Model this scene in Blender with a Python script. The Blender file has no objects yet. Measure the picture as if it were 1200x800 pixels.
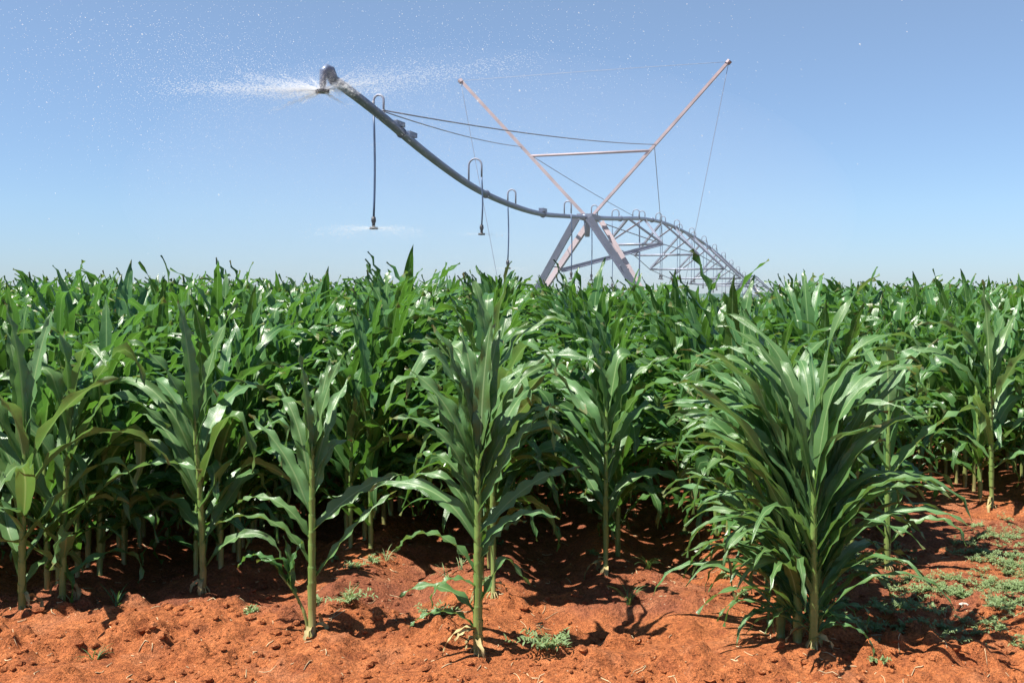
import bpy, math, random
import numpy as np
from mathutils import Vector, Matrix

rng = np.random.default_rng(11)
random.seed(11)
scene = bpy.context.scene
COL = scene.collection
R = math.radians
EYE = 1.65

# ------------------------------------------------------------------ helpers
def smooth(a, b, x):
    t = np.clip((np.asarray(x, float) - a) / (b - a), 0, 1)
    return t * t * (3 - 2 * t)

_perm = np.random.default_rng(3).random((256, 256))
def vnoise(x, y):
    x = np.asarray(x, float); y = np.asarray(y, float)
    xi = np.floor(x).astype(int); yi = np.floor(y).astype(int)
    fx = x - xi; fy = y - yi
    fx = fx * fx * fx * (fx * (fx * 6 - 15) + 10); fy = fy * fy * fy * (fy * (fy * 6 - 15) + 10)
    a = _perm[xi % 256, yi % 256]; b = _perm[(xi + 1) % 256, yi % 256]
    c = _perm[xi % 256, (yi + 1) % 256]; d = _perm[(xi + 1) % 256, (yi + 1) % 256]
    return (a * (1 - fx) + b * fx) * (1 - fy) + (c * (1 - fx) + d * fx) * fy - 0.5

def fbm(x, y, octaves=4):
    s = 0; a = 1.0
    for i in range(octaves):
        s = s + a * vnoise(x * 2 ** i + 17.3 * i, y * 2 ** i + 5.1 * i); a *= 0.5
    return s

ROW0, PITCH = -0.156, 0.79          # rows of the field run straight away from the road
ROW_START = {-3: 5.2, -2: 5.55, -1: 4.78, 0: 4.55, 1: 5.96, 2: 4.6, 3: 6.05, 4: 7.9, 5: 7.7}
def row_x(k): return ROW0 + PITCH * k
def row_start(k):
    if k in ROW_START: return ROW_START[k]
    return 5.4 if k < 0 else 7.8

_kx = np.array([row_x(k) for k in range(-12, 14)]); _ky = np.array([row_start(k) for k in range(-12, 14)])
def height(x, y):
    x = np.asarray(x, float); y = np.asarray(y, float)
    yd = np.clip(y - 14, 0, 150)
    z = -0.021 * yd * yd / (yd + 6)
    start = np.interp(x, _kx, _ky)
    inside = smooth(-0.7, 0.9, y - start)
    z = z + 0.045 * inside * (np.cos(2 * np.pi * (x - ROW0) / PITCH) - 0.2)
    z = z + 0.06 * fbm(x * 0.9 + 3, y * 0.9, 3)
    near = 1 - smooth(9, 16, y)
    near = near * smooth(-2, 2.5, y)
    z = z + near * (0.034 * fbm(x * 3.1, y * 3.1 + 9, 3) + 0.020 * fbm(x * 11, y * 11, 4))
    # crumbly clods along the foreground strip
    cl = np.maximum(fbm(x * 6.0 + 40, y * 7.0, 3) - 0.12, 0)
    z = z + near * 0.16 * cl * (1 - smooth(4.7, 6.2, y) * 0.7)
    z = z - near * 0.05 * np.maximum(0.16 - np.abs(fbm(x * 4.3 + 8, y * 5.0 + 3, 3)), 0) * 4 * smooth(-0.05, 0.2, fbm(x * 1.7 + 2, y * 1.7, 2)) * (1 - smooth(4.8, 5.6, y))
    # wavy cross ridges lying in the furrows
    for (cx, sx, y0, y1, amp) in ((0.28, 0.32, 4.72, 9.0, 0.085), (-0.5, 0.26, 5.1, 9.0, 0.05), (-1.4, 0.3, 5.3, 8.0, 0.03), (1.0, 0.22, 6.0, 9.0, 0.03)):
        w = np.exp(-((x - cx) / sx) ** 2) * smooth(y0 - 0.15, y0 + 0.3, y) * (1 - smooth(y1 - 1, y1, y))
        warp = 0.22 * fbm(x * 3.5 + cx, y * 1.7, 2) + 0.5 * np.abs(x - cx)
        ph = (y + warp) / 0.36
        f = ph - np.floor(ph)
        saw = np.where(f < 0.75, f / 0.75, (1 - f) / 0.25)
        z = z + w * amp * (saw - 0.75)
    # smooth damp mounds
    for (cx, cy, sx, sy, a) in ((1.0, 5.3, 0.33, 0.55, 0.10), (-2.1, 5.0, 0.5, 0.4, 0.05), (-1.35, 5.1, 0.28, 0.3, 0.06), (3.1, 6.7, 0.6, 0.6, 0.07), (-0.5, 5.0, 0.25, 0.25, 0.06)):
        z = z + a * np.exp(-((x - cx) / sx) ** 2 - ((y - cy) / sy) ** 2)
    return z
# shift so that the front plants stand near z = 0
Z0 = float(height(-0.156, 4.55))
def hz(x, y): return float(height(x, y)) - Z0

# ------------------------------------------------------------------ node helpers
def new_mat(name):
    m = bpy.data.materials.new(name); m.use_nodes = True
    nt = m.node_tree; nt.nodes.clear()
    out = nt.nodes.new('ShaderNodeOutputMaterial')
    return m, nt, out
def node(nt, typ, **kw):
    n = nt.nodes.new(typ)
    for k, v in kw.items():
        if k.startswith('in_'):
            n.inputs[int(k[3:]) if k[3:].isdigit() else k[3:]].default_value = v
        else: setattr(n, k, v)
    return n
def L(nt, a, b): nt.links.new(a, b)
def ramp(nt, stops, fac):
    r = nt.nodes.new('ShaderNodeValToRGB')
    el = r.color_ramp.elements
    while len(el) < len(stops): el.new(0.5)
    for e, (p, c) in zip(el, stops):
        e.position = p; e.color = (*c, 1) if len(c) == 3 else c
    L(nt, fac, r.inputs[0]); return r
def noise(nt, scale, detail=4, rough=0.55, vec=None, dist=0):
    n = nt.nodes.new('ShaderNodeTexNoise')
    n.inputs['Scale'].default_value = scale; n.inputs['Detail'].default_value = detail
    n.inputs['Roughness'].default_value = rough; n.inputs['Distortion'].default_value = dist
    if vec is not None: L(nt, vec, n.inputs['Vector'])
    return n
def mixc(nt, fac, a, b, blend='MIX'):
    m = nt.nodes.new('ShaderNodeMix'); m.data_type = 'RGBA'; m.blend_type = blend
    for s, v in ((0, fac), (6, a), (7, b)):
        if hasattr(v, 'links'): L(nt, v, m.inputs[s])
        else: m.inputs[s].default_value = (*v, 1) if isinstance(v, tuple) and len(v) == 3 else v
    return m.outputs[2]
def mth(nt, op, a, b=None, c=None):
    m = nt.nodes.new('ShaderNodeMath'); m.operation = op
    for i, v in enumerate((a, b, c)):
        if v is None: continue
        if hasattr(v, 'links'): L(nt, v, m.inputs[i])
        else: m.inputs[i].default_value = v
    return m.outputs[0]

# ------------------------------------------------------------------ materials
def leaf_material(name, base_lo, base_hi, rib, trans_col, rough=0.33):
    m, nt, out = new_mat(name)
    uv = node(nt, 'ShaderNodeUVMap'); sep = node(nt, 'ShaderNodeSeparateXYZ'); L(nt, uv.outputs[0], sep.inputs[0])
    oi = node(nt, 'ShaderNodeObjectInfo'); geo = node(nt, 'ShaderNodeNewGeometry')
    tc = node(nt, 'ShaderNodeTexCoord')
    u, v = sep.outputs[0], sep.outputs[1]
    n1 = noise(nt, 3.5, 3, vec=tc.outputs['Object'])
    f = mth(nt, 'ADD', mth(nt, 'MULTIPLY', n1.outputs[0], 0.9), mth(nt, 'MULTIPLY', oi.outputs['Random'], 0.55))
    f = mth(nt, 'SUBTRACT', f, 0.25)
    col = mixc(nt, f, base_lo, base_hi)
    # each blade carries its own tint in the integer part of v
    leafid = mth(nt, 'FLOOR', v)
    wn = node(nt, 'ShaderNodeTexWhiteNoise', noise_dimensions='1D'); L(nt, leafid, wn.inputs['W'])
    hs = node(nt, 'ShaderNodeHueSaturation')
    L(nt, mth(nt, 'MULTIPLY_ADD', wn.outputs[0], 0.05, 0.475), hs.inputs['Hue'])
    L(nt, mth(nt, 'MULTIPLY_ADD', wn.outputs[0], -0.25, 1.1), hs.inputs['Saturation'])
    L(nt, mth(nt, 'MULTIPLY_ADD', wn.outputs[0], 0.5, 0.78), hs.inputs['Value']); L(nt, col, hs.inputs['Color'])
    col = hs.outputs[0]
    # parallel veins and midrib
    wv = mth(nt, 'SINE', mth(nt, 'MULTIPLY', u, 95.0))
    col = mixc(nt, mth(nt, 'MULTIPLY_ADD', wv, 0.09, 0.09), col, rib)
    d = mth(nt, 'ABSOLUTE', mth(nt, 'SUBTRACT', u, 0.5))
    ribm = node(nt, 'ShaderNodeMapRange', interpolation_type='SMOOTHSTEP'); ribm.inputs[1].default_value = 0.02; ribm.inputs[2].default_value = 0.065
    ribm.inputs[3].default_value = 0.85; ribm.inputs[4].default_value = 0.0; L(nt, d, ribm.inputs[0])
    col = mixc(nt, ribm.outputs[0], col, rib)
    # worn brownish tips and edges on some blades
    vf = mth(nt, 'FRACT', v)
    n2 = noise(nt, 28, 3, vec=tc.outputs['Object'])
    tip = mth(nt, 'MULTIPLY', mth(nt, 'GREATER_THAN', wn.outputs[0], 0.5), mth(nt, 'GREATER_THAN', mth(nt, 'ADD', vf, mth(nt, 'MULTIPLY', n2.outputs[0], 0.16)), 1.03))
    col = mixc(nt, mth(nt, 'MULTIPLY', tip, 0.7), col, (0.24, 0.19, 0.07))
    # dust and old lesions
    n5 = noise(nt, 70, 2, vec=tc.outputs['Object'])
    les = node(nt, 'ShaderNodeMapRange'); les.inputs[1].default_value = 0.68; les.inputs[2].default_value = 0.78; les.inputs[4].default_value = 0.4; L(nt, n5.outputs[0], les.inputs[0])
    col = mixc(nt, les.outputs[0], col, (0.24, 0.26, 0.12))
    # the underside is paler and duller
    col = mixc(nt, mth(nt, 'MULTIPLY', geo.outputs['Backfacing'], 0.30), col, (0.045, 0.16, 0.055))
    bs = node(nt, 'ShaderNodeBsdfPrincipled')
    L(nt, col, bs.inputs['Base Color'])
    n3 = noise(nt, 16, 3, vec=tc.outputs['Object'])
    L(nt, mth(nt, 'MULTIPLY_ADD', n3.outputs[0], 0.26, rough - 0.13), bs.inputs['Roughness'])
    bs.inputs['Specular IOR Level'].default_value = 0.6
    bmp = node(nt, 'ShaderNodeBump'); bmp.inputs['Strength'].default_value = 0.35; bmp.inputs['Distance'].default_value = 0.004
    L(nt, mth(nt, 'ADD', mth(nt, 'MULTIPLY', wv, 0.25), mth(nt, 'ADD', n3.outputs[0], mth(nt, 'MULTIPLY', ribm.outputs[0], -0.6))), bmp.inputs['Height'])
    L(nt, bmp.outputs[0], bs.inputs['Normal'])
    tr = node(nt, 'ShaderNodeBsdfTranslucent')
    L(nt, mixc(nt, 0.5, col, trans_col), tr.inputs['Color']); 
    ms = node(nt, 'ShaderNodeMixShader'); ms.inputs[0].default_value = 0.33
    L(nt, bs.outputs[0], ms.inputs[1]); L(nt, tr.outputs[0], ms.inputs[2]); L(nt, ms.outputs[0], out.inputs[0])
    return m
M_LEAF = leaf_material('corn_leaf', (0.027, 0.080, 0.014), (0.062, 0.143, 0.026), (0.25, 0.38, 0.14), (0.15, 0.40, 0.03), 0.29)
M_LEAF_GREY = leaf_material('dull_corn_leaf', (0.074, 0.165, 0.044), (0.138, 0.250, 0.080), (0.32, 0.43, 0.19), (0.15, 0.34, 0.04), 0.34)

def stalk_material():
    m, nt, out = new_mat('corn_stalk')
    tc = node(nt, 'ShaderNodeTexCoord'); oi = node(nt, 'ShaderNodeObjectInfo')
    mp = node(nt, 'ShaderNodeMapping'); mp.inputs['Scale'].default_value = (60, 60, 4); L(nt, tc.outputs['Object'], mp.inputs[0])
    n = noise(nt, 1.0, 3, vec=mp.outputs[0])
    sep = node(nt, 'ShaderNodeSeparateXYZ'); L(nt, tc.outputs['Object'], sep.inputs[0])
    r = ramp(nt, [(0.25, (0.08, 0.16, 0.032)), (0.7, (0.18, 0.27, 0.07))], n.outputs[0])
    g = node(nt, 'ShaderNodeMapRange'); g.inputs[1].default_value = 0.0; g.inputs[2].default_value = 0.32; g.inputs[3].default_value = 1.3; g.inputs[4].default_value = 0.0
    L(nt, sep.outputs[2], g.inputs[0])
    col = mixc(nt, mth(nt, 'MINIMUM', mth(nt, 'MULTIPLY', mth(nt, 'MULTIPLY', g.outputs[0], n.outputs[0]), mth(nt, 'ADD', oi.outputs['Random'], 0.35)), 0.85), r.outputs[0], (0.26, 0.19, 0.08))
    bs = node(nt, 'ShaderNodeBsdfPrincipled'); L(nt, col, bs.inputs['Base Color']); bs.inputs['Roughness'].default_value = 0.45
    b = node(nt, 'ShaderNodeBump'); b.inputs['Strength'].default_value = 0.3; b.inputs['Distance'].default_value = 0.003; L(nt, n.outputs[0], b.inputs['Height']); L(nt, b.outputs[0], bs.inputs['Normal'])
    L(nt, bs.outputs[0], out.inputs[0]); return m
M_STALK = stalk_material()

def soil_material(name, clod=False):
    m, nt, out = new_mat(name)
    geo = node(nt, 'ShaderNodeNewGeometry'); pos = geo.outputs['Position']
    n1 = noise(nt, 1.1, 5, 0.6, pos, 0.4); n2 = noise(nt, 9, 5, 0.65, pos); n3 = noise(nt, 55, 4, 0.7, pos); n4 = noise(nt, 240, 3, 0.6, pos)
    r = ramp(nt, [(0.30, (0.33, 0.098, 0.036)), (0.55, (0.52, 0.168, 0.056)), (0.75, (0.61, 0.215, 0.080))], n2.outputs[0])
    # damp reddish-brown patches back among the rows
    sep = node(nt, 'ShaderNodeSeparateXYZ'); L(nt, pos, sep.inputs[0])
    w = node(nt, 'ShaderNodeMapRange'); w.inputs[1].default_value = 4.55; w.inputs[2].default_value = 5.4; w.inputs[3].default_value = -0.14; w.inputs[4].default_value = 0.10
    L(nt, sep.outputs[1], w.inputs[0])
    wet = node(nt, 'ShaderNodeMapRange', interpolation_type='SMOOTHSTEP'); wet.inputs[1].default_value = 0.46; wet.inputs[2].default_value = 0.66
    L(nt, mth(nt, 'ADD', n1.outputs[0], w.outputs[0]), wet.inputs[0])
    col = mixc(nt, mth(nt, 'MULTIPLY', wet.outputs[0], 0.72), r.outputs[0], (0.27, 0.088, 0.048))
    n6 = noise(nt, 2.6, 4, 0.6, pos, 0.8); dry = node(nt, 'ShaderNodeMapRange', interpolation_type='SMOOTHSTEP'); dry.inputs[1].default_value = 0.54; dry.inputs[2].default_value = 0.66; dry.inputs[4].default_value = 0.5
    L(nt, n6.outputs[0], dry.inputs[0]); col = mixc(nt, dry.outputs[0], col, (0.58, 0.23, 0.105))
    sp = ramp(nt, [(0.35, (0.55, 0.55, 0.55)), (0.55, (1, 1, 1)), (0.75, (1.25, 1.25, 1.2))], n3.outputs[0])
    col = mixc(nt, 1.0, col, sp.outputs[0], 'MULTIPLY')
    # pale grit
    vo = node(nt, 'ShaderNodeTexVoronoi'); vo.inputs['Scale'].default_value = 60; L(nt, pos, vo.inputs['Vector'])
    sv = node(nt, 'ShaderNodeSeparateColor'); L(nt, vo.outputs['Color'], sv.inputs[0])
    grit = mth(nt, 'MULTIPLY', mth(nt, 'LESS_THAN', vo.outputs['Distance'], 0.22), mth(nt, 'GREATER_THAN', sv.outputs[0], 0.965))
    col = mixc(nt, mth(nt, 'MULTIPLY', grit, 0.6), col, (0.62, 0.42, 0.26))
    bs = node(nt, 'ShaderNodeBsdfPrincipled'); L(nt, col, bs.inputs['Base Color'])
    L(nt, mth(nt, 'MULTIPLY_ADD', wet.outputs[0], -0.22, 0.95), bs.inputs['Roughness'])
    bs.inputs['Specular IOR Level'].default_value = 0.22
    b1 = node(nt, 'ShaderNodeBump'); b1.inputs['Strength'].default_value = 1.0; b1.inputs['Distance'].default_value = 0.05; L(nt, n3.outputs[0], b1.inputs['Height'])
    b2 = node(nt, 'ShaderNodeBump'); b2.inputs['Strength'].default_value = 0.6; b2.inputs['Distance'].default_value = 0.008; L(nt, n4.outputs[0], b2.inputs['Height']); L(nt, b1.outputs[0], b2.inputs['Normal'])
    L(nt, b2.outputs[0], bs.inputs['Normal']); L(nt, bs.outputs[0], out.inputs[0]); return m
M_SOIL = soil_material('red_soil')

def simple_mat(name, col, rough=0.6, metal=0.0, var=0.3, scale=20, col2=None):
    m, nt, out = new_mat(name)
    tc = node(nt, 'ShaderNodeTexCoord'); n = noise(nt, scale, 4, 0.6, tc.outputs['Object'])
    c2 = col2 or tuple(c * (1 - var) for c in col)
    r = ramp(nt, [(0.3, c2), (0.65, col)], n.outputs[0])
    bs = node(nt, 'ShaderNodeBsdfPrincipled'); L(nt, r.outputs[0], bs.inputs['Base Color'])
    bs.inputs['Roughness'].default_value = rough; bs.inputs['Metallic'].default_value = metal
    b = node(nt, 'ShaderNodeBump'); b.inputs['Strength'].default_value = 0.15; b.inputs['Distance'].default_value = 0.01; L(nt, n.outputs[0], b.inputs['Height']); L(nt, b.outputs[0], bs.inputs['Normal'])
    L(nt, bs.outputs[0], out.inputs[0]); return m
M_STEEL = simple_mat('galvanised_steel', (0.25, 0.27, 0.34), 0.5, 0.3, 0.35, 3.0)
M_PIPE = simple_mat('wet_galvanised_pipe', (0.11, 0.15, 0.24), 0.4, 0.15, 0.45, 2.5)
M_MAST = simple_mat('weathered_mast', (0.36, 0.29, 0.305), 0.65, 0.0, 0.3, 2.0)
M_LEG = simple_mat('shaded_leg_steel', (0.15, 0.17, 0.24), 0.6, 0.1, 0.25, 2.0)  # darkened base colour: shade on the near leg faces is painted in
M_WIRE = simple_mat('wire_rope', (0.26, 0.28, 0.34), 0.5, 0.3)
M_HOSE = simple_mat('blue_black_hose', (0.05, 0.10, 0.20), 0.45, 0.0, 0.3, 8)
M_BLACK = simple_mat('black_plastic', (0.02, 0.02, 0.025), 0.5)
M_TYRE = simple_mat('tyre_rubber', (0.03, 0.028, 0.027), 0.8)
M_STRAW = simple_mat('dry_straw', (0.55, 0.42, 0.24), 0.8, 0, 0.5, 9)
M_STONE = simple_mat('pale_stone', (0.62, 0.52, 0.42), 0.8, 0, 0.3, 30)
M_WEED = leaf_material('weed_leaf', (0.17, 0.25, 0.08), (0.30, 0.37, 0.15), (0.34, 0.40, 0.2), (0.15, 0.28, 0.05), 0.6)
M_GRASS = leaf_material('grass_blade', (0.05, 0.12, 0.035), (0.10, 0.19, 0.05), (0.16, 0.25, 0.09), (0.15, 0.30, 0.04), 0.5)
M_STRAWLEAF = simple_mat('withered_leaf', (0.40, 0.31, 0.14), 0.8, 0, 0.5, 14, (0.16, 0.13, 0.05))
def water_material():
    m, nt, out = new_mat('spray_water')
    bs = node(nt, 'ShaderNodeBsdfPrincipled'); bs.inputs['Base Color'].default_value = (0.95, 0.96, 0.98, 1); bs.inputs['Roughness'].default_value = 0.15
    tr = node(nt, 'ShaderNodeBsdfTranslucent'); tr.inputs[0].default_value = (0.97, 0.98, 1, 1)
    ms = node(nt, 'ShaderNodeMixShader'); ms.inputs[0].default_value = 0.6
    L(nt, bs.outputs[0], ms.inputs[1]); L(nt, tr.outputs[0], ms.inputs[2])
    tp = node(nt, 'ShaderNodeBsdfTransparent'); m2 = node(nt, 'ShaderNodeMixShader'); m2.inputs[0].default_value = 0.62
    L(nt, ms.outputs[0], m2.inputs[1]); L(nt, tp.outputs[0], m2.inputs[2]); L(nt, m2.outputs[0], out.inputs[0]); return m
M_WATER = water_material()

# ------------------------------------------------------------------ mesh building
class Acc:
    """collects vertices, faces and uvs for one mesh"""
    def __init__(s): s.v = []; s.f = []; s.uv = []; s.n = 0; s.k = 0
    def add(s, verts, faces, uvs=None):
        verts = np.asarray(verts, float)
        s.v.append(verts); s.f += [tuple(i + s.n for i in f) for f in faces]
        s.uv.append(np.zeros((len(verts), 2)) if uvs is None else np.asarray(uvs, float)); s.n += len(verts)
    def mesh(s, name, mat, smooth_shade=True):
        me = bpy.data.meshes.new(name)
        v = np.concatenate(s.v); uv = np.concatenate(s.uv)
        me.from_pydata(v.tolist(), [], s.f)
        ul = me.uv_layers.new(name='UVMap')
        li = np.empty(len(me.loops), dtype=np.int32); me.loops.foreach_get('vertex_index', li)
        ul.data.foreach_set('uv', uv[li].astype(np.float32).ravel())
        if smooth_shade: me.polygons.foreach_set('use_smooth', np.ones(len(me.polygons), dtype=bool))
        me.materials.append(mat); me.update(); return me

def grid_faces(nr, nc):
    return [(r * nc + c, r * nc + c + 1, (r + 1) * nc + c + 1, (r + 1) * nc + c) for r in range(nr - 1) for c in range(nc - 1)]

def blade(acc, base, az, Ln, W, e0, bend, p=1.6, twist=0.0, fold=0.45, wave=0.012, kink=0.0, sway=0.0, nseg=14, nc=5, rg=rng, kt=0.6, roll=0.0):
    """a strap-shaped leaf: az, e0, bend, twist, kink, sway in degrees"""
    t = np.linspace(0, 1, nseg + 1) ** 0.9
    e = np.radians(e0 - bend * t ** p - kink * smooth(kt - 0.07, kt + 0.07, t))
    a = np.radians(az + sway * t)
    tan = np.stack([np.cos(e) * np.cos(a), np.cos(e) * np.sin(a), np.sin(e)], 1)
    dt = np.diff(t) * Ln
    pos = np.vstack([[0, 0, 0], np.cumsum((tan[:-1] + tan[1:]) / 2 * dt[:, None], 0)]) + np.asarray(base)
    side = np.stack([-np.sin(a), np.cos(a), 0 * a], 1)
    nrm = np.cross(tan, side)
    tw = np.radians(twist) * t ** 1.3 + np.radians(roll) * smooth(0, 0.25, t)
    s2 = side * np.cos(tw)[:, None] + nrm * np.sin(tw)[:, None]
    n2 = np.cross(tan, s2)
    w = 0.5 * W * np.minimum(1, 0.42 + 2.4 * t) * (1 - t ** 2.3) ** 0.85
    c = np.linspace(-1, 1, nc)
    ph = rg.random(2) * 6.28; fr = 3.0 + rg.random() * 4.0
    fo = fold * (1 - 0.6 * t) + 0.5 * np.exp(-(t / 0.07) ** 2)
    verts = []; uvs = []
    acc.k += 1; kid = acc.k + rg.integers(0, 50)
    for i, cc in enumerate(c):
        wob = wave * cc * cc * np.sin(fr * 2 * np.pi * t + ph[0 if cc < 0 else 1]) * np.minimum(1, t * 4) * (W / 0.09)
        off = n2 * (fo * abs(cc) * w + wob)[:, None] + s2 * (cc * w)[:, None]
        verts.append(pos + off); uvs.append(np.stack([0 * t + (cc + 1) / 2, np.minimum(t, 0.999) + kid], 1))
    V = np.stack(verts, 1).reshape(-1, 3); U = np.stack(uvs, 1).reshape(-1, 2)
    acc.add(V, grid_faces(nseg + 1, nc), U)

def tube_pts(acc, pts, rad, sides=8, cap=True):
    """tube through pts with one radius or one per point"""
    pts = np.asarray(pts, float); n = len(pts)
    rad = np.full(n, rad) if np.isscalar(rad) else np.asarray(rad, float)
    tan = np.gradient(pts, axis=0); tan /= np.linalg.norm(tan, axis=1)[:, None]
    ref = np.array([0, 0, 1.0]) if abs(tan[0, 2]) < 0.9 else np.array([0, 1.0, 0])
    ang = np.linspace(0, 2 * np.pi, sides, endpoint=False); V = []
    u = np.cross(tan[0], ref); u /= np.linalg.norm(u)
    for i in range(n):
        u = u - tan[i] * np.dot(u, tan[i]); u /= np.linalg.norm(u); w = np.cross(tan[i], u)
        V.append(pts[i] + rad[i] * (np.cos(ang)[:, None] * u + np.sin(ang)[:, None] * w))
    F = [(i * sides + j, i * sides + (j + 1) % sides, (i + 1) * sides + (j + 1) % sides, (i + 1) * sides + j) for i in range(n - 1) for j in range(sides)]
    if cap: F += [tuple(range(sides))[::-1], tuple((n - 1) * sides + j for j in range(sides))]
    acc.add(np.concatenate(V), F)

def angle_bar(acc, a, b, w, th=0.02, inward=(0, 0, 1)):
    """L-section steel from a to b"""
    a = np.asarray(a, float); b = np.asarray(b, float); t = b - a; t /= np.linalg.norm(t)
    u = np.asarray(inward, float); u -= t * np.dot(u, t); u /= np.linalg.norm(u); v = np.cross(t, u)
    prof = [(0, 0), (w, 0), (w, th), (th, th), (th, w), (0, w)]
    V = [q + u * (x - w / 3) + v * (y - w / 3) for q in (a, b) for x, y in prof]
    F = [(i, (i + 1) % 6, 6 + (i + 1) % 6, 6 + i) for i in range(6)] + [(5, 4, 3, 0), (3, 2, 1, 0), (6, 9, 10, 11), (6, 7, 8, 9)]
    acc.add(V, F)

def box(acc, c, s, rot=0.0):
    c = np.asarray(c, float); cs, sn = math.cos(rot), math.sin(rot)
    V = [(c[0] + cs * x * s[0] / 2 - sn * y * s[1] / 2, c[1] + sn * x * s[0] / 2 + cs * y * s[1] / 2, c[2] + z * s[2] / 2) for x in (-1, 1) for y in (-1, 1) for z in (-1, 1)]
    acc.add(V, [(0, 1, 3, 2), (4, 6, 7, 5), (0, 4, 5, 1), (2, 3, 7, 6), (0, 2, 6, 4), (1, 5, 7, 3)])

def link(name, me, parent=None):
    o = bpy.data.objects.new(name, me); COL.objects.link(o)
    if parent: o.parent = parent
    return o
def thing(name, label, cat, loc=(0, 0, 0), group=None):
    o = bpy.data.objects.new(name, None); COL.objects.link(o); o.location = loc; o.empty_display_size = 0.1
    o['label'] = label; o['category'] = cat
    if group: o['group'] = group
    return o

# ------------------------------------------------------------------ ground
def build_ground():
    def axis(lo, hi, step, far_lo, far_hi):
        mid = np.arange(lo, hi, step); up = []; x = hi; s = step
        while x < far_hi: up.append(x); s *= 1.09; x += s
        up.append(far_hi); dn = []; x = lo - step; s = step
        while x > far_lo: dn.append(x); s *= 1.09; x -= s
        dn.append(far_lo)
        return np.concatenate([dn[::-1], mid, up])
    xs = axis(-3.6, 4.2, 0.016, -1500, 1500); ys = axis(3.4, 7.6, 0.014, -120, 2500)
    X, Y = np.meshgrid(xs, ys); Z = height(X, Y) - Z0
    nr, nc = X.shape
    v = np.stack([X, Y, Z], -1).reshape(-1, 3)
    idx = np.arange(nr * nc).reshape(nr, nc)
    f = np.stack([idx[:-1, :-1], idx[:-1, 1:], idx[1:, 1:], idx[1:, :-1]], -1).reshape(-1, 4)
    me = bpy.data.meshes.new('ground')
    me.vertices.add(len(v)); me.vertices.foreach_set('co', v.astype(np.float32).ravel())
    me.loops.add(f.size); me.loops.foreach_set('vertex_index', f.astype(np.int32).ravel())
    me.polygons.add(len(f)); me.polygons.foreach_set('loop_start', np.arange(0, f.size, 4, dtype=np.int32))
    me.polygons.foreach_set('use_smooth', np.ones(len(f), dtype=bool))
    me.update(calc_edges=True); me.validate(); me.materials.append(M_SOIL)
    o = link('ground', me); o['kind'] = 'structure'; o['label'] = 'bare red orange farm soil under the corn'
build_ground()

# small loose clods, litter
def scatter_clods():
    acc = Acc(); rg = np.random.default_rng(5)
    phi = (1 + 5 ** .5) / 2
    ico = np.array([(-1, phi, 0), (1, phi, 0), (-1, -phi, 0), (1, -phi, 0), (0, -1, phi), (0, 1, phi), (0, -1, -phi), (0, 1, -phi), (phi, 0, -1), (phi, 0, 1), (-phi, 0, -1), (-phi, 0, 1)]) / 1.9
    fi = [(0, 11, 5), (0, 5, 1), (0, 1, 7), (0, 7, 10), (0, 10, 11), (1, 5, 9), (5, 11, 4), (11, 10, 2), (10, 7, 6), (7, 1, 8), (3, 9, 4), (3, 4, 2), (3, 2, 6), (3, 6, 8), (3, 8, 9), (4, 9, 5), (2, 4, 11), (6, 2, 10), (8, 6, 7), (9, 8, 1)]
    n = 0
    while n < 9000:
        y = 3.9 + 5.0 * rg.random() ** 1.8; x = (rg.random() * 2 - 1) * (0.56 * y + 0.3)
        if vnoise(x * 2.2, y * 2.2) + 0.25 * rg.random() < -0.05: continue
        s = 0.004 + 0.022 * rg.random() ** 5
        v = ico * (1 + 0.35 * (rg.random((12, 1)) - 0.5)) * s * np.array([1 + rg.random() * .6, 1, 0.55 + .3 * rg.random()])
        a = rg.random() * 6.28; c_, s_ = math.cos(a), math.sin(a)
        v = v @ np.array([[c_, s_, 0], [-s_, c_, 0], [0, 0, 1]]) + (x, y, hz(x, y) + s * 0.2)
        acc.add(v, fi); n += 1
    o = link('soil_clods', acc.mesh('soil_clods', M_SOIL, False)); o['kind'] = 'stuff'; o['label'] = 'small loose red soil clods strewn over the ground'; 
    acc = Acc()
    for i in range(650):
        y = 3.9 + 3.6 * rg.random() ** 1.3; x = (rg.random() * 2 - 1) * (0.55 * y)
        a = rg.random() * 6.28; ln = 0.015 + 0.09 * rg.random() ** 2.5; n = 4
        t = np.linspace(-.5, .5, n); cv = rg.normal() * 0.25
        px = x + ln * (np.cos(a) * t - np.sin(a) * cv * t * t * 2); py = y + ln * (np.sin(a) * t + np.cos(a) * cv * t * t * 2)
        pz = height(px, py) - Z0 + 0.004
        tube_pts(acc, np.stack([px, py, pz], 1), 0.0012 + 0.0013 * rg.random(), 4)
    o = link('straw_litter', acc.mesh('straw_litter', M_STRAW)); o['kind'] = 'stuff'; o['label'] = 'scraps of dry straw littering the red soil'
scatter_clods()

# ------------------------------------------------------------------ corn
def stalk(acc, H, r0, nodes, lean=(0, 0), off=(0, 0), sides=9):
    zs = [-0.05, 0.0]; rs = [r0 * 1.15, r0 * 1.1]
    nodes = sorted(nodes); prev = 0.0
    for z in nodes:
        if z - prev < 0.02: continue
        k = 1 - 0.55 * (z / H) ** 1.5
        zs += [prev + 0.006, (prev + z) / 2, z - 0.01, z]
        rs += [r0 * k * 0.97, r0 * k * 0.99, r0 * k * 1.02, r0 * k * 1.05]
        prev = z
    zs += [prev + 0.012, H]; rs += [r0 * 0.5, r0 * 0.2]
    zs = np.array(zs); order = np.argsort(zs, kind='stable'); zs = zs[order]; rs = np.array(rs)[order]
    x = off[0] + lean[0] * (zs / H) ** 2 * H; y = off[1] + lean[1] * (zs / H) ** 2 * H
    tube_pts(acc, np.stack([x, y, zs], 1), rs, sides)

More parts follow.
